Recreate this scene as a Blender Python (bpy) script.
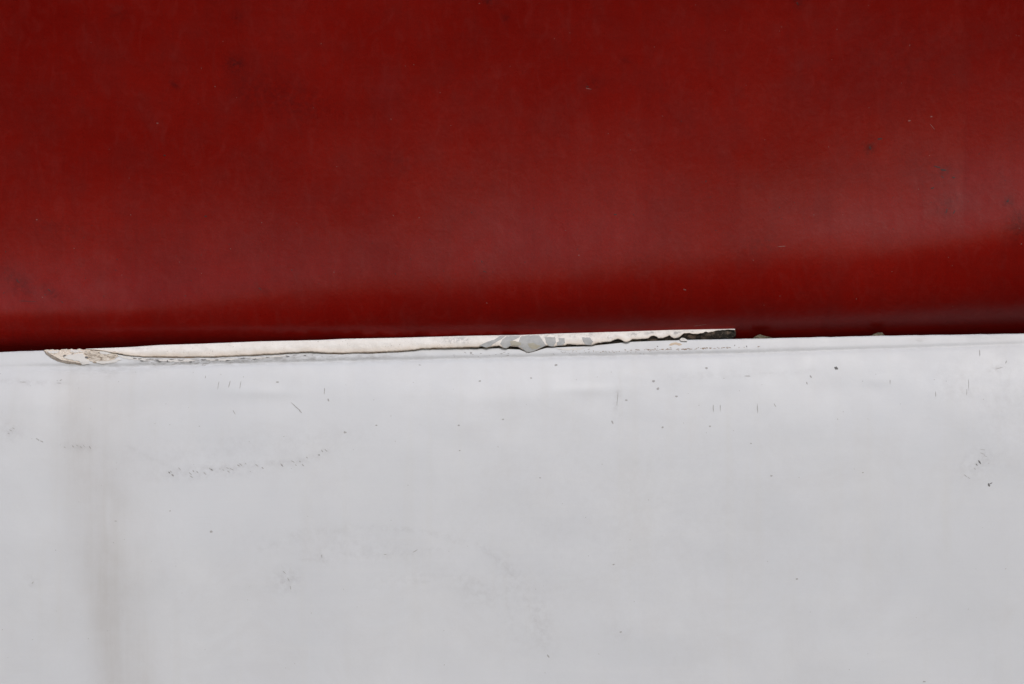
import bpy, bmesh, math, random
import numpy as np
from mathutils import Vector

R = math.radians
random.seed(7)
rng = np.random.default_rng(7)
scene = bpy.context.scene
for o in list(bpy.data.objects):
    bpy.data.objects.remove(o)
col = scene.collection

# ------------------------------------------------------------------ camera
S = 0.001                      # one millimetre of panel for each step of the layout grid
CAM_D = 5.0
cd = bpy.data.cameras.new('camera')
cam = bpy.data.objects.new('camera', cd)
col.objects.link(cam)
cam.location = (0, -CAM_D, 0)
cam.rotation_euler = (R(90), 0, 0)
cd.sensor_width = 36
cd.lens = 36 * CAM_D / 1.024
cd.clip_end = 200
scene.camera = cam

# ------------------------------------------------------------------ light
SUN_EL, SUN_AZ = 36, 14        # azimuth to the right of straight behind the camera
w = bpy.data.worlds.new('World')
scene.world = w
w.use_nodes = True
nt = w.node_tree
bg = nt.nodes['Background']
sky = nt.nodes.new('ShaderNodeTexSky')
sky.sky_type = 'NISHITA'
sky.sun_disc = False
sky.sun_elevation = R(SUN_EL)
sky.sun_rotation = R(180 - SUN_AZ)
sky.air_density = 1.0
sky.dust_density = 2.0
sky.ozone_density = 1.0
nt.links.new(sky.outputs[0], bg.inputs[0])
bg.inputs[1].default_value = 0.10
sd = bpy.data.lights.new('sun', 'SUN')
sd.energy = 1.45
sd.angle = R(16)
sd.color = (1.0, 0.955, 0.92)
sun = bpy.data.objects.new('sun', sd)
col.objects.link(sun)
dirv = Vector((math.sin(R(SUN_AZ)) * math.cos(R(SUN_EL)), -math.cos(R(SUN_AZ)) * math.cos(R(SUN_EL)), math.sin(R(SUN_EL))))
sun.rotation_euler = dirv.to_track_quat('Z', 'Y').to_euler()

vs = scene.view_settings
vs.view_transform = 'Standard'
vs.look = 'None'
vs.exposure = 0.0
vs.gamma = 1
vs.use_curve_mapping = False
scene.render.engine = 'CYCLES'

# ------------------------------------------------------------------ helpers
def P(u, v, d):
    """layout grid (u right, v down, d towards the viewer; all in mm) -> metres"""
    return ((u - 512) * S, -d * S, (342 - v) * S)

def smooth(a, b, x):
    t = np.clip((x - a) / (b - a), 0, 1)
    return t * t * (3 - 2 * t)

def mesh_obj(name, verts, faces, mat, parent=None, smooth_shade=True):
    me = bpy.data.meshes.new(name)
    me.from_pydata([tuple(map(float, v)) for v in verts], [], faces)
    me.update()
    if smooth_shade:
        me.polygons.foreach_set('use_smooth', [True] * len(me.polygons))
    me.materials.append(mat)
    o = bpy.data.objects.new(name, me)
    col.objects.link(o)
    if parent:
        o.parent = parent
    return o

def tag(o, label, cat, group=None):
    o['label'] = label
    o['category'] = cat
    if group:
        o['group'] = group

def grid_faces(nu, nv):
    f = []
    for i in range(nu - 1):
        for j in range(nv - 1):
            a = i * nv + j
            f.append((a, a + 1, a + nv + 1, a + nv))
    return f

def add_attr(o, name, arr):
    a = o.data.attributes.new(name, 'FLOAT', 'POINT')
    a.data.foreach_set('value', np.asarray(arr, dtype=np.float32).ravel())

# value noise for shapes (not for shading)
_nt = rng.random((64, 64))
def vnoise(x, y):
    x = np.asarray(x, float); y = np.asarray(y, float)
    xi = np.floor(x).astype(int); yi = np.floor(y).astype(int)
    fx = x - xi; fy = y - yi
    fx = fx * fx * (3 - 2 * fx); fy = fy * fy * (3 - 2 * fy)
    g = lambda a, b: _nt[a % 64, b % 64]
    return ((g(xi, yi) * (1 - fx) + g(xi + 1, yi) * fx) * (1 - fy) +
            (g(xi, yi + 1) * (1 - fx) + g(xi + 1, yi + 1) * fx) * fy) * 2 - 1

# ------------------------------------------------------------------ materials
class NT:
    def __init__(self, name):
        self.m = bpy.data.materials.new(name)
        self.m.use_nodes = True
        self.t = self.m.node_tree
        self.b = self.t.nodes['Principled BSDF']
        self.co = self.t.nodes.new('ShaderNodeTexCoord').outputs['Object']
    def n(self, typ, **kw):
        nd = self.t.nodes.new(typ)
        for k, v in kw.items():
            setattr(nd, k, v)
        return nd
    def link(self, a, b):
        self.t.links.new(a, b)
    def mapped(self, scale):
        mp = self.n('ShaderNodeMapping')
        mp.inputs['Scale'].default_value = scale
        self.link(self.co, mp.inputs['Vector'])
        return mp.outputs[0]
    def noise(self, scale, detail=4, rough=0.55, vec=None, dist=0):
        nd = self.n('ShaderNodeTexNoise')
        nd.inputs['Scale'].default_value = scale
        nd.inputs['Detail'].default_value = detail
        nd.inputs['Roughness'].default_value = rough
        nd.inputs['Distortion'].default_value = dist
        self.link(vec or self.co, nd.inputs['Vector'])
        return nd.outputs['Fac']
    def rng(self, x, a, b, c=0, d=1):
        nd = self.n('ShaderNodeMapRange', clamp=True)
        self.link(x, nd.inputs[0])
        for i, v in zip((1, 2, 3, 4), (a, b, c, d)):
            nd.inputs[i].default_value = v
        return nd.outputs[0]
    def math(self, op, a, b):
        nd = self.n('ShaderNodeMath', operation=op)
        for i, v in enumerate((a, b)):
            if isinstance(v, (int, float)):
                nd.inputs[i].default_value = v
            else:
                self.link(v, nd.inputs[i])
        return nd.outputs[0]
    def mix(self, fac, a, b):
        nd = self.n('ShaderNodeMix', data_type='RGBA')
        if isinstance(fac, (int, float)):
            nd.inputs[0].default_value = fac
        else:
            self.link(fac, nd.inputs[0])
        for i, v in ((6, a), (7, b)):
            if isinstance(v, tuple):
                nd.inputs[i].default_value = (*v, 1)
            else:
                self.link(v, nd.inputs[i])
        return nd.outputs[2]
    def attr(self, name):
        nd = self.n('ShaderNodeAttribute', attribute_name=name)
        return nd.outputs['Fac']
    def bump(self, h, strength, dist, prev=None):
        nd = self.n('ShaderNodeBump')
        nd.inputs['Strength'].default_value = strength
        nd.inputs['Distance'].default_value = dist
        self.link(h, nd.inputs['Height'])
        if prev is not None:
            self.link(prev, nd.inputs['Normal'])
        return nd.outputs[0]
    def out(self, colour=None, rough=None, normal=None, spec=0.5):
        b = self.b
        for key, v in (('Base Color', colour), ('Roughness', rough), ('Normal', normal)):
            if v is None:
                continue
            if isinstance(v, tuple):
                b.inputs[key].default_value = (*v, 1)
            elif isinstance(v, (int, float)):
                b.inputs[key].default_value = v
            else:
                self.link(v, b.inputs[key])
        b.inputs['Specular IOR Level'].default_value = spec
        return self.m

def red_paint():
    t = NT('faded_red_paint')
    big = t.noise(4.5, 5, 0.6)
    mid = t.noise(26, 6, 0.65)
    fine = t.noise(420, 3, 0.6)
    streak = t.noise(1, 5, 0.6, t.mapped((6, 6, 190)))
    vert = t.noise(1, 5, 0.6, t.mapped((150, 6, 5)))
    c = t.mix(t.rng(big, .33, .67), (.168, .0034, .0018), (.222, .0060, .0034))
    c = t.mix(t.math('MULTIPLY', t.rng(mid, .45, .75), .40), c, (.125, .0085, .0070))
    c = t.mix(t.math('MULTIPLY', t.rng(streak, .5, .75), .10), c, (.230, .014, .010))
    c = t.mix(t.math('MULTIPLY', t.rng(vert, .52, .75), .20), c, (.120, .006, .005))
    c = t.mix(t.rng(fine, .3, .7, 0, .22), c, (.10, .004, .003))
    sm = t.math('MULTIPLY', t.attr('smudge'), t.rng(t.noise(190, 6, .75), .38, .58, 0, 1.0))
    c = t.mix(sm, c, (.050, .005, .006))
    ch = t.math('MULTIPLY', t.attr('chalk_sheen'), t.rng(t.noise(48, 6, .7), .36, .68))
    c = t.mix(t.math('MULTIPLY', ch, .45), c, (.23, .056, .060))
    ro = t.rng(mid, .3, .7, .27, .40)
    h = t.math('ADD', t.math('MULTIPLY', mid, .5), t.math('MULTIPLY', big, 1.0))
    nb = t.bump(h, .40, .0020)
    nb = t.bump(t.noise(85, 5, .62, None, .6), .30, .0008, nb)
    nb = t.bump(t.math('ADD', t.noise(300, 4, .65), t.math('MULTIPLY', fine, .5)), .22, .0003, nb)
    worn = t.rng(t.noise(1, 6, .7, t.mapped((70, 70, 34)), 1.2), .50, .68, 0, .16)
    c = t.mix(worn, c, (.235, .030, .026))
    scr = t.rng(t.noise(1, 3, .6, t.mapped((60, 60, 900)), .4), .66, .72, 0, .22)
    c = t.mix(t.math('MULTIPLY', scr, t.rng(t.noise(9, 3, .6), .45, .62)), c, (.06, .004, .004))
    return t.out(c, ro, nb, .165)

def white_paint():
    t = NT('weathered_white_paint')
    big = t.noise(5.5, 5, 0.6)
    mid = t.noise(40, 6, 0.62)
    fine = t.noise(520, 3, 0.6)
    streak = t.noise(1, 5, 0.6, t.mapped((5, 5, 160)))
    drip = t.noise(1, 6, 0.62, t.mapped((46, 5, 3.2)))
    c = t.mix(t.rng(big, .32, .68), (.636, .664, .712), (.682, .709, .751))
    c = t.mix(t.rng(mid, .4, .75, 0, .30), c, (.612, .640, .686))
    c = t.mix(t.rng(streak, .5, .75, 0, .10), c, (.75, .76, .775))
    c = t.mix(t.rng(fine, .3, .7, 0, .10), c, (.58, .58, .59))
    c = t.mix(t.rng(drip, .52, .78, 0, .22), c, (.60, .60, .585))
    st = t.math('MULTIPLY', t.attr('stain'), t.math('MULTIPLY', t.rng(drip, .32, .64, .55, 1), t.rng(t.noise(34, 7, .72), .3, .6, .65, 1)))
    c = t.mix(st, c, (.405, .375, .350))
    sm = t.math('MULTIPLY', t.attr('smudge'), t.rng(t.noise(150, 6, .72), .40, .70))
    c = t.mix(t.math('MULTIPLY', sm, 1.4), c, (.33, .325, .34))
    film = t.rng(t.noise(11, 7, .72, None, .8), .48, .66, 0, .14)
    c = t.mix(film, c, (.52, .51, .52))
    rub = t.rng(t.noise(1, 4, .65, t.mapped((22, 22, 520)), .5), .62, .72, 0, .07)
    c = t.mix(t.math('MULTIPLY', rub, t.rng(t.noise(7, 3, .6), .42, .62)), c, (.45, .44, .44))
    gr = t.math('MULTIPLY', t.attr('grime_shade'), t.rng(t.noise(1, 6, .68, t.mapped((120, 120, 420))), .34, .66))
    c = t.mix(gr, c, (.28, .275, .275))
    ro = t.rng(mid, .3, .7, .36, .48)
    nb = t.bump(t.math('ADD', t.math('MULTIPLY', mid, .4), big), .20, .0012)
    nb = t.bump(t.noise(110, 4, .6), .15, .0005, nb)
    nb = t.bump(fine, .10, .0003, nb)
    return t.out(c, ro, nb, .3)

def simple(name, a, b, scale, rough=.7, bump=.4, bd=.0006, c3=None):
    t = NT(name)
    n1 = t.noise(scale, 6, .65)
    c = t.mix(t.rng(n1, .32, .68), a, b)
    if c3:
        c = t.mix(t.rng(t.noise(scale * 2.3, 5, .7), .53, .64), c, c3)
    return t.out(c, rough, t.bump(n1, bump, bd), .4)

def skin_paint():
    t = NT('cracked_cream_white_paint')
    n1 = t.noise(140, 6, .68)
    n2 = t.noise(1, 5, .65, t.mapped((70, 70, 260)))
    base = t.mix(t.rng(n1, .35, .7), (.86, .845, .83), (.77, .74, .71))
    low = t.math('MULTIPLY', t.attr('low'), t.rng(n2, .25, .6, .35, 1))
    c = t.mix(low, base, (.74, .63, .53))
    edge = t.math('MULTIPLY', t.attr('rim'), t.rng(n1, .3, .6, .4, 1))
    c = t.mix(edge, c, (.20, .135, .085))
    g = t.math('MULTIPLY', t.attr('grey'), t.rng(t.noise(230, 5, .7), .42, .58))
    c = t.mix(g, c, (.36, .36, .37))
    sp = t.rng(t.noise(620, 3, .6), .62, .70, 0, .75)
    sp = t.math('MULTIPLY', sp, t.rng(t.noise(60, 4, .6), .45, .6))
    c = t.mix(sp, c, (.26, .22, .18))
    sc = t.rng(t.noise(1, 5, .7, t.mapped((160, 160, 700))), .58, .68, 0, .45)
    c = t.mix(sc, c, (.88, .87, .86))
    return t.out(c, .55, t.bump(n1, .7, .0010), .4)

M_RED = red_paint()
M_WHITE = white_paint()
M_SKIN = skin_paint()
def core_mat():
    t = NT('dark_sealant_and_gap')
    n1 = t.noise(150, 6, .68); n2 = t.noise(320, 5, .7)
    dark = t.mix(t.rng(n1, .35, .65), (.008, .007, .006), (.045, .037, .030))
    dark = t.mix(t.rng(t.noise(75, 6, .7, None, .8), .50, .62), dark, (.16, .118, .088))
    dark = t.mix(t.rng(n2, .60, .68), dark, (.22, .18, .14))
    rusty = t.mix(t.rng(n1, .38, .62), (.17, .095, .055), (.45, .33, .23))
    c = t.mix(t.attr('old'), rusty, dark)
    return t.out(c, .9, t.bump(n1, .9, .0015), .3)
M_CORE = core_mat()
M_GREY = simple('grey_primer', (.37, .385, .40), (.46, .47, .48), 260, .55, .3, .0004)
M_OCHRE = simple('ochre_residue', (.43, .40, .30), (.40, .385, .34), 330, .7, .4, .0004, (.45, .44, .41))
M_FILLER = simple('cream_filler', (.80, .74, .67), (.72, .63, .55), 200, .8, 1, .0014, (.52, .44, .37))
def hatch_mat():
    t = NT('brown_stained_filler')
    n1 = t.noise(1, 5, .7, t.mapped((150, 150, 620)), .5)
    c = t.mix(t.rng(n1, .38, .52), (.30, .24, .19), (.70, .63, .55))
    c = t.mix(t.rng(n1, .56, .64), c, (.82, .79, .75))
    return t.out(c, .85, t.bump(n1, 1, .0016), .3)
M_FILLER2 = hatch_mat()
M_PAINTW = simple('white_paint_flake', (.72, .71, .70), (.66, .65, .64), 200, .5, .3, .0004)
M_SCUFF = simple('dark_scuff', (.33, .33, .34), (.46, .46, .47), 900, .7, .2, .0002)
M_SCUFFD = simple('black_scuff', (.09, .09, .095), (.20, .20, .205), 900, .7, .2, .0002)
M_RUST = simple('rust_speck', (.25, .17, .13), (.38, .33, .29), 900, .8, .2, .0002)
M_EDGE = simple('paint_edge_shadow', (.20, .165, .135), (.38, .34, .30), 500, .8, .4, .0005)
M_REDDARK = simple('dark_mark_on_red', (.030, .007, .007), (.060, .008, .008), 900, .6, .2, .0002)
M_REDPALE = simple('pale_mark_on_red', (.26, .10, .09), (.20, .05, .045), 900, .6, .2, .0002)
M_DEBRIS = simple('tan_debris', (.20, .17, .12), (.04, .035, .028), 260, .85, .9, .0014, (.02, .018, .015))

# ------------------------------------------------------------------ shape of the white panel
def E(u):      # top edge of the white panel
    return np.interp(u, (-800, 0, 45, 735, 900, 1024, 1800), (364, 352, 350.6, 339.0, 335.4, 333.6, 324)) + .28 * vnoise(np.asarray(u) / 13, .5) + .16 * vnoise(np.asarray(u) / 5, 7.5)
def W(u):      # width of the flange above the crease
    return np.interp(u, (-800, 0, 60, 130, 250, 500, 735, 900, 1024, 1800), (15, 15, 16, 17, 16, 14.5, 14.2, 12.6, 10.2, 9))
def CS(u):     # how sharp the crease is
    return np.interp(u, (-800, 20, 70, 700, 900, 1024, 1800), (.15, .2, .9, .85, .55, .35, .2))
UF = np.arange(0, 1200.01, .25)
_cache = {}
def white_profile(wd, cs):
    key = (round(float(wd), 1), round(float(cs), 2))
    if key not in _cache:
        wd, cs = key
        x = UF - wd
        e_fl = 16 + 60 * np.exp(-UF / .8)                        # rounded top edge, then flange
        e_lo = 1 + 16 * np.exp(-np.clip(x, 0, None) / 36) + 7 * np.exp(-np.clip(x, 0, None) / 160)
        e = e_fl + (e_lo - e_fl) * smooth(-1.0, 1.0, x)
        e = e - cs * 30 * np.exp(-((x + 1.2) / 1.9) ** 2) + cs * 12 * np.exp(-((x - 2.2) / 2.2) ** 2)
        _cache[key] = np.concatenate(([0], np.cumsum(np.tan(np.radians(e[1:])) * .25)))
    return _cache[key]
def wave(u, v):
    r = 0
    for (cu, cv, ru, h) in ((262, 391, 34, 1.0), (588, 389, 30, .8), (877, 380, 12, .7), (430, 392, 40, .2), (740, 384, 40, .2)):
        r = r + h * np.exp(-((u - cu) / ru) ** 2 - ((v - cv) / 6.0) ** 2)
    return r + (1.1 * np.sin(u / 83 + .7 + v / 300) + .7 * np.sin(u / 37 + v / 90 + 2) + 1.6 * vnoise(u / 140 + 3, v / 110 + 5)
            + .35 * vnoise(u / 42, v / 30 + 9))
def Dw(u, v):  # depth of the white panel towards the viewer
    k = v - E(u)
    base = np.interp(k, UF, white_profile(W(u), CS(u)))
    return base + wave(u, v) * float(smooth(16, 60, np.asarray(k)))
def Nw(u, v, h=1.0):
    a = Vector(P(u - h, v, Dw(u - h, v))); b = Vector(P(u + h, v, Dw(u + h, v)))
    c = Vector(P(u, v - h, Dw(u, v - h))); d = Vector(P(u, v + h, Dw(u, v + h)))
    n = (b - a).cross(c - d)
    return n.normalized()

# ------------------------------------------------------------------ shape of the red panel
def K(u):      # crest of the bulge
    return np.interp(u, (-800, 0, 110, 230, 500, 700, 860, 960, 1024, 1800),
                     (330, 305, 302, 294, 270, 250, 233, 219, 208, 60)) + 2.5 * np.sin(np.asarray(u) / 61.)
_rc = {}
VF = np.arange(-1000, 460.01, 1.0)
def red_profile(u):
    key = round(float(u))
    if key not in _rc:
        k = float(K(key)); eb = float(E(key))
        s = k - VF
        am = float(np.interp(key, (-800, 0, 120, 300, 400, 520, 640, 740, 830, 960, 1024, 1800), (15, 21, 19, 16, 15, 18, 16, 12, 15, 21, 18, 15)))
        rl = float(np.interp(key, (-800, 0, 200, 480, 640, 760, 960, 1800), (80, 62, 88, 104, 104, 94, 80, 80)))
        up = -9 - 5 * smooth(60, 330, s) + am * np.exp(-(np.clip(s, 0, None) / rl) ** 1.5)
        f = np.clip(-s / max(eb - k, 1), 0, 1.6)
        lo = am - 9 - (am + 7) * smooth(0, .42, f) - 42 * smooth(.40, 1.08, f)
        e = np.where(s > 0, up, lo)
        kw = float(np.interp(key, (-800, 0, 150, 420, 620, 850, 1000, 1800), (6, 4, 6, 20, 26, 15, 6, 6)))
        ker = np.exp(-(np.arange(-44, 45) / kw) ** 2); ker /= ker.sum()
        e = np.convolve(np.pad(e, 44, mode='edge'), ker, 'valid')
        # integrate, fixed at the seam: 15 mm behind the white edge
        d = np.concatenate(([0], np.cumsum(np.tan(np.radians(e[1:])))))
        d -= np.interp(eb, VF, d)
        _rc[key] = d - 15
    return _rc[key]
def Dr(u, v):
    d = np.interp(v, VF, red_profile(u))
    return d + (1.5 * vnoise(u / 190 + 7, np.asarray(v) / 160 + 1) + .8 * vnoise(u / 70, np.asarray(v) / 60 + 4)) * (1 - smooth(300, 335, np.asarray(v, float))) \
        - ((u - 640) / 900) ** 2 * (70 if u < 640 else 25)

def gauss(U, V, cu, cv, ru, rv, ang=0):
    a = R(ang)
    x = (U - cu) * math.cos(a) + (V - cv) * math.sin(a)
    y = -(U - cu) * math.sin(a) + (V - cv) * math.cos(a)
    return np.exp(-(x / ru) ** 2 - (y / rv) ** 2)

us = np.concatenate((np.arange(-700, -40, 20), np.arange(-40, 1065, 3), np.arange(1080, 1740, 20))).astype(float)

# ------------------------------------------------------------------ red panel
vr = np.concatenate((np.arange(-640, -20, 20), np.arange(-20, 150, 3.5), np.arange(150, 346, 2.5), np.arange(346, 440, 6))).astype(float)
V = []
for u in us:
    d = Dr(u, vr)
    V += [P(u, v, dd) for v, dd in zip(vr, d)]
red = mesh_obj('red_panel', V, grid_faces(len(us), len(vr)), M_RED)
tag(red, 'bulging dark red painted panel filling the upper half above the seam', 'panel')
U2, V2 = np.meshgrid(us, vr, indexing='ij')
sm = np.zeros_like(U2)
for (cu, cv, ru, rv, an, k) in ((236, 66, 10, 8, 0, .75), (175, 85, 6, 5, 0, .55), (290, 100, 50, 22, 20, .35), (255, 92, 30, 20, 30, .3),
        (490, 3, 8, 6, 20, .7), (505, 20, 5, 5, 0, .45), (400, 160, 22, 18, 0, .25), (120, 15, 12, 8, 0, .3), (237, 20, 8, 6, 0, .35),
        (795, 6, 5, 5, 0, .7), (590, 85, 10, 8, 0, .35), (625, 62, 7, 6, 0, .3), (760, 245, 20, 12, -20, .3), (868, 148, 5, 10, 20, .6),
        (940, 172, 16, 8, 10, .55), (945, 205, 14, 12, -20, .45), (1004, 203, 6, 5, 0, .7), (930, 172, 40, 22, 20, .25), (482, 272, 10, 14, 0, .15),
        (60, 230, 40, 10, 10, .25), (15, 282, 22, 14, 40, .45), (48, 292, 14, 6, 30, .5), (260, 289, 10, 4, 30, .4),
        (640, 262, 26, 20, -20, .12), (740, 250, 10, 16, 0, .15), (1016, 225, 12, 18, 30, .6), (900, 60, 70, 40, 0, .2)):  # blob at the far-right crest paints the shade of a fold; others are smudges
    sm = np.maximum(sm, k * gauss(U2, V2, cu, cv, ru, rv, an))
add_attr(red, 'smudge', sm)
ch = np.zeros_like(U2)  # sky sheen along the crest painted as paler red, plus chalky spots
for (cu, cv, ru, rv, an, k) in ((60, 285, 130, 26, -3, .35), (250, 250, 160, 40, -6, .16), (520, 232, 150, 40, -6, .2), (960, 195, 90, 32, -14, .32),
        (820, 232, 110, 14, -12, .22), (740, 246, 16, 12, 0, .3), (388, 90, 10, 14, 20, .3), (395, 115, 8, 8, 0, .2), (850, 70, 90, 50, 0, .12)):
    ch = np.maximum(ch, k * gauss(U2, V2, cu, cv, ru, rv, an))
add_attr(red, 'chalk_sheen', ch)

# ------------------------------------------------------------------ white panel
kv = np.concatenate((np.arange(0, 3, .4), np.arange(3, 24, .75), np.arange(24, 120, 2.2), np.arange(120, 380, 4), np.arange(380, 900, 22))).astype(float)
V = []
white_uv = []
for u in us:
    e0 = float(E(u))
    back = [(0.15, -.7), (-.0, -2.0), (0.3, -9.0), (30, -16.)]          # the edge folded back behind the seam
    for k, d in reversed(back):
        V.append(P(u, e0 + k, d)); white_uv.append((u, e0))
    prof = np.interp(kv, UF, white_profile(W(u), CS(u))) + wave(u, e0 + kv) * smooth(16, 60, kv)
    for k, d in zip(kv, prof):
        V.append(P(u, e0 + k, d)); white_uv.append((u, e0 + k))
white = mesh_obj('white_panel', V, grid_faces(len(us), len(kv) + 4), M_WHITE)
tag(white, 'scuffed white painted panel with rolled top edge filling the lower half', 'panel')
white_uv = np.array(white_uv)
U2, V2 = white_uv[:, 0], white_uv[:, 1]
edge = V2 - np.array([E(u) for u in U2])
st = np.zeros_like(U2)
cx = np.interp(V2, (360, 450, 560, 684, 900), (74, 84, 100, 116, 135))
wd = np.interp(V2, (360, 480, 684, 900), (52, 42, 32, 28))
lf = np.where(U2 < cx, wd * .62, wd * 1.25)
st = .46 * np.exp(-((U2 - cx) / lf) ** 2) * smooth(352, 385, V2) * np.interp(V2, (380, 520, 684, 900), (.7, .9, .9, .5))
st = np.maximum(st, .20 * np.exp(-((U2 - cx - 34) / 26) ** 2) * smooth(360, 420, V2) * np.interp(V2, (380, 600, 900), (.9, .7, .4)))
st = np.maximum(st, .16 * gauss(U2, V2, 30, 400, 36, 40))
st = st - .10 * np.exp(-((U2 - 110) / 4) ** 2) * smooth(480, 500, V2) * (1 - smooth(512, 540, V2))
add_attr(white, 'stain', np.clip(st, 0, 1))
sm = np.zeros_like(U2)
for (cu, cv, ru, rv, an, k) in ((350, 545, 90, 16, 4, .12), (288, 578, 14, 12, -30, .30), (323, 556, 6, 7, 0, .3), (385, 553, 30, 4, -8, .16),
        (415, 576, 60, 10, -8, .10), (480, 590, 24, 14, 20, .18), (512, 575, 14, 30, -30, .16), (540, 620, 12, 30, -10, .2), (528, 600, 40, 50, 0, .08),
        (210, 470, 60, 8, -4, .22), (305, 460, 30, 6, -18, .15), (80, 446, 20, 4, 4, .25), (14, 430, 10, 10, -40, .25), (240, 448, 150, 16, -6, .10),
        (35, 580, 8, 8, -30, .2), (975, 462, 22, 14, -30, .22), (995, 368, 10, 4, -20, .45), (960, 385, 30, 20, 0, .15), (617, 400, 4, 22, 4, .22),
        (700, 376, 60, 5, -4, .13), (30, 382, 40, 3, 2, .28), (1000, 400, 30, 60, 0, .12), (640, 520, 200, 120, 0, .06), (620, 630, 16, 10, 0, .12)):
    sm = np.maximum(sm, k * gauss(U2, V2, cu, cv, ru, rv, an))
for line, k, wdt in (([(262, 548), (300, 532), (360, 526), (420, 529), (462, 541)], .26, 2.6), ([(478, 543), (505, 563), (522, 592), (536, 620), (546, 648)], .30, 3.0),
        ([(400, 582), (440, 578), (475, 574)], .22, 2.2), ([(505, 566), (506, 600), (516, 640)], .2, 2.6), ([(300, 560), (340, 554), (400, 553), (440, 548)], .22, 2.0),
        ([(170, 472), (215, 469), (262, 463), (300, 461), (328, 450)], .34, 3.2), ([(130, 446), (170, 466)], .2, 2.5), ([(690, 378), (760, 374), (810, 371)], .2, 2.0)):
    best = np.full_like(U2, 1e9)
    for (ax, ay), (bx, by) in zip(line[:-1], line[1:]):
        L2 = (bx - ax) ** 2 + (by - ay) ** 2
        t_ = np.clip(((U2 - ax) * (bx - ax) + (V2 - ay) * (by - ay)) / L2, 0, 1)
        best = np.minimum(best, np.hypot(U2 - ax - t_ * (bx - ax), V2 - ay - t_ * (by - ay)))
    sm = np.maximum(sm, .72 * k * np.exp(-(best / wdt) ** 2))
add_attr(white, 'smudge', sm)
wl = np.array([W(u) for u in U2])
gr = .42 * np.exp(-((edge - wl) / 2.6) ** 2) * np.interp(U2, (-200, 30, 90, 500, 800, 1024, 1300), (.1, .2, 1, .75, .5, .3, .2))  # soft grey along the crease: groove shade put into the colour
gr = np.maximum(gr, .85 * smooth(120, 150, U2) * (1 - smooth(300, 480, U2)) * np.exp(-((edge - 12) / 4.5) ** 2))
gr = np.maximum(gr, .22 * np.exp(-((edge - wl + 3) / 2.2) ** 2) * smooth(440, 560, U2) * (1 - smooth(760, 900, U2)))
gr = np.maximum(gr, .28 * np.exp(-(edge / 2.2) ** 2) * (1 - smooth(38, 50, U2)))
gr = np.maximum(gr, .25 * gauss(U2, V2, 100, 370, 60, 5) + .2 * gauss(U2, V2, 110, 374, 6, 8))
gr = np.maximum(gr, .34 * gauss(U2, V2, 920, 340, 10, 3) + .25 * gauss(U2, V2, 985, 337, 20, 4))
add_attr(white, 'grime_shade', np.clip(gr, 0, 1))

# ------------------------------------------------------------------ seam strip
TOP = ((44, 350.3), (60, 349.6), (85, 348.9), (100, 348.3), (130, 347.1), (160, 345.0), (200, 343.8), (260, 341.4), (320, 340.0), (345, 338.8),
       (400, 337.8), (460, 336.0), (500, 335.2), (520, 335), (540, 334.2), (560, 333.4), (620, 331.7), (640, 331), (670, 330), (700, 329.4), (720, 329), (736, 328.7))
BOT = ((44, 350.9), (52, 352.2), (62, 353.2), (80, 353.8), (110, 354.2), (122, 354.4), (133, 356.0), (145, 357.0), (180, 357.4), (210, 357.2), (240, 356.1), (270, 354.4), (300, 352.5), (313, 352),
       (322, 353.2), (340, 353.5), (370, 352.8), (400, 351.4), (415, 350.2), (421, 348.8), (440, 348.5), (460, 347.9), (478, 347.3), (483, 346.5), (487, 348.2), (489, 347.1),
       (499, 345.9), (503, 348.2), (507, 348.3), (510, 346.2), (518, 347.0), (524, 350.4), (527, 352.1), (531, 352.0), (536, 350.4), (544, 346.3), (547, 345.4),
       (552, 346.7), (556, 346.2), (560, 345.8), (565, 345.4), (567, 344.0), (580, 345.1), (584, 344.9), (592, 345.1), (598, 343), (611, 341.4), (615, 339.7), (618, 339.1),
       (621, 339.7), (624, 341.6), (627, 342.1), (629, 341.5), (632, 339.3), (640, 339.1), (648, 338.6), (651, 336.2), (654, 335.7), (657, 336.9), (658, 338.4), (663, 338.1),
       (668, 336), (669.5, 334.8), (671, 336.9), (674, 338.2), (678, 337.9), (680, 336.4), (684, 333.4), (689, 332.9), (693, 333.9), (698, 333.9), (700, 333.2), (706, 332.9),
       (712, 331.7), (716, 330.6), (721, 330.0), (728, 329.8), (735, 330.0))
def T(u): return np.interp(u, *zip(*TOP))
def B(u): return np.interp(u, *zip(*BOT))
def front(u):                      # how far the strip stands out from the panel's edge plane
    return np.interp(u, (44, 90, 140, 300, 480, 600, 700, 736), (2.2, 3.2, 4.4, 4.6, 5.6, 4.6, 3.2, 2.4))
def Ds(u, v):                      # outer face of the strip: rounded over its top, leaning out below
    f = float((v - T(u)) / max(B(u) - T(u), .4))
    f = min(max(f, -.1), 1.1)
    base = float(front(u)) * (1 - (1 - min(max(f, 0), 1)) ** 2.2 * .75)
    hold = float(Dw(u, max(v, float(E(u)) + .01))) + .55 if v > E(u) else -9
    return max(base, hold) + .30 * float(vnoise(u / 9, v / 3)) + .5 * float(vnoise(u / 31, v / 9))

strip = bpy.data.objects.new('seam_strip', None)
strip.empty_display_size = .05
strip.location = P(390, 346, 0)
col.objects.link(strip)
tag(strip, 'cracked cream-white strip with peeling paint wedged along the seam between red and white panels', 'trim strip')
def SP(u, v, d):
    a = P(u, v, d)
    return (a[0] - strip.location[0], a[1] - strip.location[1], a[2] - strip.location[2])

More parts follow.
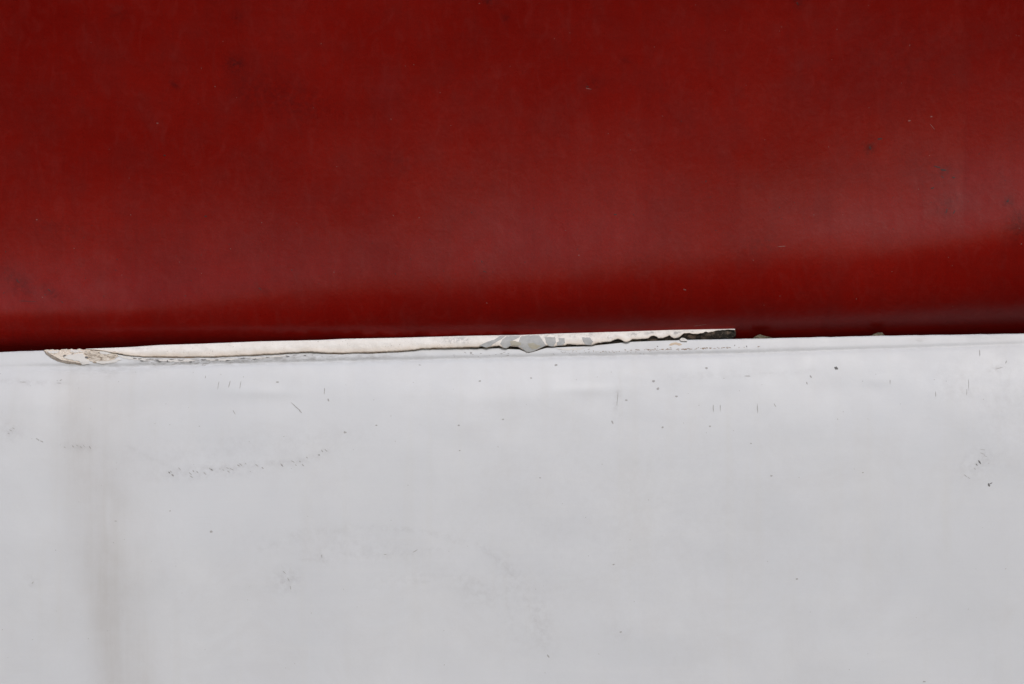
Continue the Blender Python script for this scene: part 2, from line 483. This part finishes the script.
# old sealant core, bare at the right end; near-black face paints the gap's shade
CORE_LOW = ((120, 355.0), (135, 356.8), (145, 357.7), (180, 358.1), (210, 357.9), (240, 356.9), (270, 355.1), (300, 353.2), (313, 352.6), (322, 353.9), (340, 354.3), (370, 353.7),
            (400, 352.2), (415, 351.0), (421, 349.6), (460, 348.9), (478, 348.7), (500, 348.0), (506, 348.9), (520, 349.5), (529, 352.8), (540, 349.7), (546, 347.9), (560, 347.2),
            (580, 346.4), (600, 344.9), (618, 343.1), (630, 341.8), (660, 340.7), (678, 340.1), (682, 338.6), (690, 339.1), (720, 338.4), (736, 337.9))
def CL(u): return np.interp(u, *zip(*CORE_LOW)) - float(np.interp(u, (118, 460, 480), (.30, .30, 0))) + float(np.interp(u, (118, 460, 480), (.32, .32, 0))) * vnoise(u / 9, 31)
cu = np.arange(118, 736.1, 1.5)
V = []
NR = 11
for u in cu:
    t0 = float(T(u)) + .35 + .25 * float(vnoise(u / 4, 3)); b0 = float(CL(u))
    bare = float(smooth(680, 700, np.asarray(u)))
    endf = float(smooth(731, 736.5, np.asarray(u)))
    t0 += endf * 2.2; b0 -= endf * 1.8
    ring = []
    for j in range(NR):
        f = j / (NR - 1)
        v = t0 + (b0 - t0) * f
        d = float(front(u)) * (.45 - .15 * bare) - 1.6 + 2.8 * math.sin(math.pi * min(f * .9 + .06, 1)) * (.6 + .3 * bare) - endf * 2
        hold = float(Dw(u, v)) + .2 if v > E(u) else -9
        d = max(d, hold) + (1.3 * float(vnoise(u / 5, v / 2.5 + 20)) + .9 * float(vnoise(u / 12, 7))) * bare
        ring.append(SP(u, v, d))
    ring.append(SP(u, b0 + 1, -9)); ring.append(SP(u, t0, -9))
    V += ring
n = NR + 2
F = []
for i in range(len(cu) - 1):
    for j in range(n):
        a, b = i * n + j, i * n + (j + 1) % n
        F.append((a, b, b + n, a + n))
F.append(tuple(range(n - 1, -1, -1))); F.append(tuple(range((len(cu) - 1) * n, len(cu) * n)))
core = mesh_obj('sealant_core', V, F, M_CORE, strip)
add_attr(core, 'old', [1.0 if k else 0.0 for k in np.repeat(cu > 470, NR + 2)])
core['label'] = 'dark brown crumbling sealant, bare at the right end, blackened for the shaded gap'

# cracked paint skin over the core
su = np.arange(86, 735.1, 1.0)
V, low, rim, grey = [], [], [], []
NR = 9
for u in su:
    t0, b0 = float(T(u)), float(B(u)) + .22 * float(vnoise(u / 2.3, 11))
    tap = float(smooth(86, 128, np.asarray(u))); b0 = t0 + (b0 - t0) * (.12 + .88 * tap) + .8 * float(vnoise(u / 5, 2)) * tap * (1 - tap)
    if b0 < t0 + .4: b0 = t0 + .4
    for (vv, d) in ((t0 + .5, -9.0), (t0 + .1, -3.0)):
        V.append(SP(u, vv, d)); low.append(0); rim.append(0); grey.append(0)
    for j in range(NR):
        f = j / (NR - 1)
        v = t0 + (b0 - t0) * f
        V.append(SP(u, v, Ds(u, v)))
        low.append(float(smooth(.45, 1, np.asarray(f))) * float(np.interp(u, (86, 120, 200, 480, 640, 720), (1.3, 1.1, .8, .75, .6, .5))))
        rim.append(float(smooth(.86, 1, np.asarray(f))) * float(np.interp(u, (86, 130, 160, 480, 520, 720), (0, .1, .85, .9, .25, .25))))
        g = 0
        for (gu, gf, ru, k) in ((455, .30, 14, .9), (466, .45, 5, .8), (574, .2, 8, .6), (590, .12, 6, .9), (634, .35, 6, 1), (652, .35, 8, .9), (677, .35, 9, 1), (690, .5, 5, .6), (610, .55, 10, .4), (728, .5, 8, 1), (548, .15, 16, .8), (508, .1, 12, .7), (140, .12, 10, .4)):
            g = max(g, k * math.exp(-((u - gu) / ru) ** 2 - ((f - gf) / .22) ** 2))
        grey.append(g)
    # inner side of the skin, so that its broken lower edge has thickness
    V.append(SP(u, b0 + .05, Ds(u, b0) - .55)); low.append(.9); rim.append(float(np.interp(u, (86, 130, 170), (0, .1, .9)))); grey.append(0)
    V.append(SP(u, b0 - min(1.5, (b0 - t0) * .5), Ds(u, b0) - 1.2)); low.append(.9); rim.append(.9); grey.append(0)
n = NR + 4
skin = mesh_obj('paint_skin', V, grid_faces(len(su), n), M_SKIN, strip)
add_attr(skin, 'low', low); add_attr(skin, 'rim', rim); add_attr(skin, 'grey', grey)

# a small slab laid on a surface: outline in layout coordinates, thickness towards the viewer
def slab(name, outline, surf, lift, thick, mat, parent, place, jag=.25, step=1.6):
    pts = []
    m = len(outline)
    for i in range(m):
        a, b = outline[i], outline[(i + 1) % m]
        L = math.hypot(b[0] - a[0], b[1] - a[1])
        k = max(1, int(L / step))
        for q in range(k):
            t = q / k
            u = a[0] + (b[0] - a[0]) * t; v = a[1] + (b[1] - a[1]) * t
            pts.append((u + random.uniform(-jag, jag) * (q > 0), v + random.uniform(-jag, jag) * (q > 0)))
    cu_ = sum(p[0] for p in pts) / len(pts); cv_ = sum(p[1] for p in pts) / len(pts)
    V, F = [], []
    N = len(pts)
    rings = ((1.0, lift - .5), (1.0, lift + thick * .85), (.985, lift + thick), (.5, lift + thick))
    for (s, h) in rings:
        for (u, v) in pts:
            uu = cu_ + (u - cu_) * s; vv = cv_ + (v - cv_) * s
            V.append(place(uu, vv, surf(uu, vv) + h))
    V.append(place(cu_, cv_, surf(cu_, cv_) + lift + thick))
    for r in range(3):
        for i in range(N):
            a = r * N + i; b = r * N + (i + 1) % N
            F.append((a, b, b + N, a + N))
    for i in range(N):
        F.append((3 * N + i, 3 * N + (i + 1) % N, 4 * N))
    return mesh_obj(name, V, F, mat, parent, False)

# grey primer showing where the paint has come off
for outl in (
    ((479, 345.8), (484, 343.2), (490, 341.0), (496, 338.8), (500, 335.9), (505, 336.0), (502, 338.8), (497, 341.6), (493, 344.0), (490, 346.4), (486, 347.6), (482, 346.2)),
    ((500.2, 343.6), (502.5, 339.2), (507, 336.2), (520, 335.6), (519.5, 337.2), (511.5, 337.9), (511.2, 341.0), (521, 342.0), (519, 346.6), (512, 344.6), (509.6, 346.2), (506.6, 348.2), (503.2, 347.6)),
    ((519, 341), (521, 336.4), (527, 335.4), (539, 335.3), (543, 341), (546, 345.2), (541, 347.6), (536, 350), (531, 351.8), (527, 351.8), (523, 349.2), (518, 345)),
    ((545, 337.2), (555, 337.0), (556, 342.2), (553.5, 346.3), (549, 346.0), (546, 342.5)),
    ((558.5, 338), (564.5, 338.2), (565, 342.8), (562, 345.2), (557.2, 345.2), (556.6, 342.6), (559, 341.2)),
    ((582, 337.4), (590, 337.5), (593, 341.5), (591, 344.6), (586, 344.8), (583, 341.5)),
):
    slab('primer_patch', outl, Ds, .10, .25, M_GREY, strip, SP)
for outl in (
    ((510, 341), (515, 340.8), (521, 342.6), (521, 345.2), (516, 345.8), (511, 344.6)),
    ((528, 343.4), (533, 342.8), (537, 344.8), (541, 346), (537, 348.8), (532, 349.4), (529, 346.6)),
):
    slab('ochre_spot', outl, Ds, .42, .15, M_OCHRE, strip, SP)
# broken left end: bare filler, a scab of paint still on it, the lip of the paint round it
OnW = lambda u, v: float(max(Dw(u, max(v, float(E(u)) + .01)), 0))
slab('filler_patch', ((44.0, 350.3), (47.5, 354), (53, 357.6), (60, 360.8), (68, 362.8), (76, 363.2), (81, 364.2), (88, 361), (90, 356), (90, 349.0), (70, 349.4), (56, 349.8)), OnW, .05, .25, M_FILLER, strip, SP, .7)
slab('filler_patch', ((85, 350.2), (94, 349.2), (106, 349.6), (116, 352.6), (119, 356.2), (114, 359.8), (106, 362.4), (97, 363), (90, 361), (86.5, 357), (84, 354)), OnW, .15, .35, M_FILLER2, strip, SP, 1.0)
slab('paint_scab', ((64, 357.3), (70, 354.6), (77, 354.0), (83, 353.6), (85.5, 357.6), (88.5, 360.2), (90, 364.2), (83, 365.2), (81.5, 362.2), (77, 360.6), (70, 359.6)), OnW, .45, .45, M_PAINTW, strip, SP, .7)
lip = [(43.4, 350.2), (45.2, 352.6), (48, 355.3), (52, 358.2), (57, 360.8), (62, 362.3), (68, 363.5), (74, 363.9), (79, 364.6), (81.6, 365.3),
       (82.0, 364.2), (80.4, 363.0), (76, 362.5), (69, 362.4), (62.5, 361.2), (57, 359.6), (52.4, 357.2), (48.4, 354.4), (45.4, 351.2)]
slab('paint_lip', lip, OnW, .4, .25, M_EDGE, strip, SP, .45)  # brown-grey lip colour paints the shadow of the raised paint edge
for outl in (((47, 351.2), (54, 350.6), (60, 351.6), (56, 353.4), (50, 353.6)), ((70, 350.2), (78, 349.8), (83, 351.4), (77, 352.6), (71, 352.2)),
             ((100, 351.2), (108, 351.0), (113, 353.4), (106, 354.6), (100, 353.6)), ((96, 361.8), (104, 361.4), (112, 360.6), (118, 358.6), (122, 359.6), (112, 363.2), (102, 364.4))):
    slab('paint_scab', outl, OnW, .4, .4, M_PAINTW, strip, SP, .7, 1.2)
slab('paint_scab', ((679.5, 339.4), (681.5, 337.8), (684, 338.0), (687, 339.6), (687, 341.2), (681, 341.0)), OnW, 1.2, .8, M_PAINTW, strip, SP, .2)

for outl in (
    ((118, 355.6), (128, 356.8), (140, 358.2), (156, 359.2), (150, 360.6), (136, 360.0), (124, 358.2)),
    ((158, 359.6), (176, 359.4), (196, 359.8), (190, 361.4), (172, 361.8), (160, 361.0)),
    ((204, 359.2), (226, 358.6), (240, 358.4), (232, 360.2), (212, 360.8)),
    ((246, 357.8), (268, 356.4), (288, 355.2), (280, 357.0), (258, 358.8)),
    ((556, 348.6), (568, 348.0), (584, 348.2), (578, 349.8), (562, 350.2)),
):
    slab('paint_layer', outl, OnW, .15, .3, M_PAINTW, strip, SP, .5, 1.2)

# ------------------------------------------------------------------ loose bits on the seam
def debris(outline, thick, label):
    base_u = sum(p[0] for p in outline) / len(outline); base_v = max(p[1] for p in outline)
    ox, oy, oz = P(base_u, base_v, 0)
    pl = lambda u, v, d: (P(u, v, d)[0] - ox, P(u, v, d)[1] - oy, P(u, v, d)[2] - oz)
    o = slab('paint_flake', outline, lambda u, v: -2.5 + .5 * float(vnoise(u / 3, v / 2)), 0, thick, M_DEBRIS, None, pl, .25, 1.2)
    o.location = (ox, oy, oz)
    tag(o, label, 'flake', 'loose flakes lying on the seam')
debris(((752.5, 338.6), (754.5, 336.9), (757, 335.6), (760, 334.3), (763, 335.4), (767.5, 336.5), (772, 337.6), (773, 338.7), (766, 339.0), (760, 339.0)), 2.0,
       'small tan and dark flake on the seam just right of the strip end')
debris(((870.5, 336.2), (874, 334.0), (878, 332.6), (882.5, 332.3), (883.5, 334.2), (886, 336.0), (879, 336.6)), 1.8,
       'tiny olive flake on the seam far right of the strip')

# ------------------------------------------------------------------ scuffs and specks (too small to pick apart one by one)
def marks(name, items, depth, mat, parent):
    V, F = [], []
    for (u, v, L, wd, ang) in items:
        a = R(ang)
        du, dv = math.cos(a) * L / 2, math.sin(a) * L / 2
        pu, pv = -math.sin(a) * wd / 2, math.cos(a) * wd / 2
        k0 = len(V)
        ring = []
        for (s, t) in ((-1, 0), (-.6, .8), (-.1, 1), (.45, .75), (1, 0), (.5, -.9), (0, -.8), (-.5, -1)):
            s += random.uniform(-.15, .15); t *= random.uniform(.6, 1.3)
            ring.append((u + du * s + pu * t, v + dv * s + pv * t))
        for (x, y) in ring:
            V.append(P(x, y, float(depth(x, y)) + .12))
        V.append(P(u, v, float(depth(u, v)) + .16))
        for i in range(8):
            F.append((k0 + i, k0 + (i + 1) % 8, k0 + 8))
    o = mesh_obj(name, V, F, mat, parent)
    o['kind'] = 'stuff'
    return o
chain = [(171, 472), (174, 474.5), (172.5, 471), (181, 468), (192, 473), (193, 476), (195, 470.5), (199, 471.5), (206.5, 472.8), (212, 468.6), (213.5, 469.6), (225, 469.5), (230, 471), (229, 467.5), (233, 468.5), (240, 465), (242, 464),
         (247, 463), (258, 464.7), (264, 467.3), (283, 464.5), (294, 461), (297, 464.5), (301, 461), (304, 464.5), (308, 457), (320, 454.5), (323, 450.5), (327, 450),
         (75, 446), (79, 445), (83, 446.5), (86, 445.5), (92, 447), (67, 447), (40, 439), (44, 441), (13, 430), (16, 428), (11, 433)]
grey = [(u, v, random.uniform(2.2, 4.6), random.uniform(.7, 1.2), random.uniform(25, 55)) for u, v in chain]
grey += [(219, 385, 9, .8, 100), (230, 384, 9, .9, 104), (241, 385, 9, .8, 100), (206, 377, 3, .9, 90), (278, 382, 3, 2, 0), (235, 412, 6, .9, 60), (297, 407, 15, .9, 42), (301, 411, 6, 1.2, 50),
         (325, 391, 7, .9, 92), (329, 400, 3.5, 1.6, 70), (346, 432, 3, 2.2, 0), (377, 425, 2.6, 1.4, 0), (213, 530.5, 3.2, 2.6, 0), (459, 425, 2.4, 1.6, 0), (460, 450, 2, 1.2, 0), (480, 381, 2.5, 2, 0), (503, 419, 2.4, 1.4, 0),
         (323, 555, 4, 1, 80), (386, 553, 3.5, .8, 0), (416, 549.5, 6, .7, -30), (290, 578, 5, .8, 60), (286, 571, 5, .7, 40), (292, 586, 4, .7, 80), (36, 581, 3, 1, -50), (60, 383, 5, .8, 4), (24, 382, 7, .6, 2),
         (62, 380, 3, 1.2, -30), (706, 368, 3, 2.2, 0), (556, 365, 3, 2.4, 0), (653, 381, 3, 2.3, 0), (657.5, 388.5, 2.8, 2.4, 0), (531, 378, 2.2, 1.6, 0), (676, 396, 3, 2, 0), (617, 399, 15, .7, 95), (612, 422, 4, 1.4, 60), (626, 400, 2.5, 1.5, 0),
         (662, 427, 2.4, 2, 0), (712.5, 408, 9, .8, 88), (719.5, 408, 8, .8, 90), (756.5, 408, 10, .9, 88), (774, 405, 5, .9, 60), (747, 376, 7, .9, 2), (810, 376.5, 3.5, 1.5, 60), (806, 383, 3, 1.3, 80),
         (889, 382, 5, .8, 90), (934, 394, 6, .9, 88), (967, 385, 13, .7, 90), (965, 392, 7, .6, 95), (979, 353, 7, 1.2, 92), (1005, 362, 4, 1.2, 110), (998, 368, 9, .6, -12), (770, 475, 2.4, 1.6, 0), (540, 477, 2, 1.3, 0),
         (613, 563, 2.4, 1.5, 0), (795, 577.5, 2.6, 1.8, 0), (620, 630, 2.4, 2, 0), (548, 654, 4, 1.4, 60), (921, 679, 3.2, 1.4, 0), (709, 426, 2.2, 1.4, 0), (750, 443, 2, 1.3, 0), (861, 472, 2, 1.2, 0),
         (980, 453, 6, .7, 20), (983, 455.5, 4, .6, 20), (963, 475, 5, .7, 40), (966, 477, 3, .6, 40), (980, 449, 6, .5, 10), (972, 468, 3, .7, 40), (172, 510, 2, 1.2, 0), (118, 520, 3, 1, 0), (420, 365, 3, 1, 10), (471, 353, 2.4, 2.6, 90)]
for _ in range(110):              # stray specks
    u = random.uniform(-10, 1034); v = 372 + 300 * random.random() ** 1.7
    grey.append((u, v, random.uniform(.7, 1.4), random.uniform(.4, .8), random.uniform(0, 180)))
# fine scraping below the strip, left half
for _ in range(170):
    u = random.triangular(130, 330, 165); v = float(B(u)) + 1.6 + abs(random.gauss(0, 1)) * 2.2
    grey.append((u, v, random.uniform(1.5, 6), random.uniform(.35, .9), random.gauss(-4, 10)))
for _ in range(40):
    u = random.uniform(440, 690); v = float(E(u) + W(u)) - abs(random.gauss(3.5, 1.5))
    grey.append((u, v, random.uniform(.8, 3), random.uniform(.4, .8), random.uniform(-20, 60)))
marks('scuff_marks', grey, Dw, M_SCUFF, white)
dark = [(u_, float(B(u_)) + 1.5 + dv_, L_, .8, an_) for u_, dv_, L_, an_ in ((152, .4, 5, 4), (158, 1.8, 4, -4), (172, .6, 5, 0), (181, 1.6, 6, -3), (191, 3.0, 4, 4), (204, .9, 6, 0), (217, 1.4, 5, -4), (228, 2.4, 5, -6), (243, 1.0, 5, -4), (255, 2.2, 4, -6), (268, 1.2, 5, -4), (142, 2.6, 4, 8), (288, 1.8, 4, -4), (305, 1.6, 3, 0))]
dark += [(835.6, 368.4, 3.8, 3.0, 30), (834.6, 367.6, 2, 1.6, 0), (977, 461.5, 5, 1.4, 55), (974, 464, 3, 1, 50), (986, 484, 4, 2, 70), (988, 482.5, 3.5, 1.2, -30), (171, 472, 2.4, 1.2, 40), (213, 469, 2.4, 1.3, 40), (174.5, 474.6, 2.2, 1.1, 30),
        (320, 454.4, 2, 1, 0), (283, 464.5, 2, 1.2, 0), (135, 358.4, 5, 1.1, 8), (140, 358.9, 4, 1.0, -6), (149, 359.3, 6, .7, 2), (168, 361.2, 2.5, 1.5, 60), (160, 361.6, 4, .7, 0), (65, 355.4, 4, 1.2, -12), (87, 357.4, 4, 1.7, 10), (73, 353.6, 3, .6, -20),
        (734.6, 345.4, 2, .7, 95), (746.5, 346.6, 2, 1.1, 60), (657.5, 346.4, 1.5, 1, 0), (346, 432, 1.6, 1.2, 0), (213, 530.5, 1.6, 1.4, 0)]
marks('black_specks', dark, Dw if False else (lambda x, y: OnW(x, y) + (1.4 if x < 95 and y < 360 else .5 if x < 320 and y < 364 else 0)), M_SCUFFD, white)
rust = [(703, 348.4, 2.6, 1.8, 0), (685.5, 349.4, 4, 1.2, -10), (668, 349, 3, .9, 20)]
for _ in range(95):
    u = random.triangular(600, 765, 670)
    rust.append((u, float(np.interp(u, (600, 640, 700, 770), (351.5, 349.9, 348.6, 346.6))) + random.gauss(0, .45), random.uniform(.8, 2.8), random.uniform(.35, .8), random.gauss(0, 12)))
for _ in range(25):
    u = random.uniform(560, 640)
    rust.append((u, 351.5 + random.gauss(0, .8), random.uniform(.8, 2), random.uniform(.3, .6), random.gauss(0, 30)))
marks('rust_specks', rust, Dw, M_RUST, white)
slab('stain_spot', ((668.5, 345.2), (671, 343.2), (675, 342.4), (680, 343.0), (682, 344.8), (679, 345.6), (675, 344.4), (671, 345.6)), OnW, .02, .15,
     simple('tan_stain', (.62, .52, .42), (.55, .43, .32), 300, .7), white, P, .25)
rd = [(587, 88, 3, 1.4, 20), (794.5, 7, 3.5, 1.6, 60), (868, 149, 4, 1.8, 70), (878, 140, 6, 1.6, -10), (935, 168, 8, 1.7, 15), (941, 171, 7, 2.0, 10), (951, 178.5, 4, 1.4, 10), (940, 178, 4, 1.2, 40), (943.5, 212, 5, 1.3, -70), (951, 213, 5, 1.2, -60),
      (930, 189, 4, 1.4, -20), (1004, 202, 4, 1.8, -60), (164, 155, 2.4, 1.6, 0), (60, 302, 3, .8, 40), (260, 289, 4, 1, 50), (205, 216, 3, 1.2, 0), (615, 215, 3, 1.4, 0), (15, 281, 6, 1, 50), (25, 301, 22, .5, 2), (47, 290, 5, .8, 35), (485, 272, 4, .9, 20), (482, 262, 3, 1, 80)]
for _ in range(60):
    u = random.uniform(0, 1024); rd.append((u, float(K(u)) - abs(random.gauss(0, 50)), random.uniform(.8, 2.2), random.uniform(.5, .9), random.uniform(0, 180)))
marks('dark_marks', rd, Dr, M_REDDARK, red)
rp = [(157, 123, 2.4, 1.6, 0), (907, 122, 3, 1.4, 0), (929, 118, 2.5, 1.4, 0), (684, 290, 3.5, 1.4, 20), (588, 90, 7, .8, 10), (698, 325.6, 10, .5, -8), (704, 324.6, 6, .4, -8), (34, 219, 2, 1.2, 0), (780, 247, 9, .7, -4), (930, 128, 8, .6, 50)]
for _ in range(70):
    u = random.uniform(0, 1024); rp.append((u, random.uniform(0, 325), random.uniform(.6, 1.5), random.uniform(.5, .9), random.uniform(0, 180)))
marks('pale_marks', rp, Dr, M_REDPALE, red)
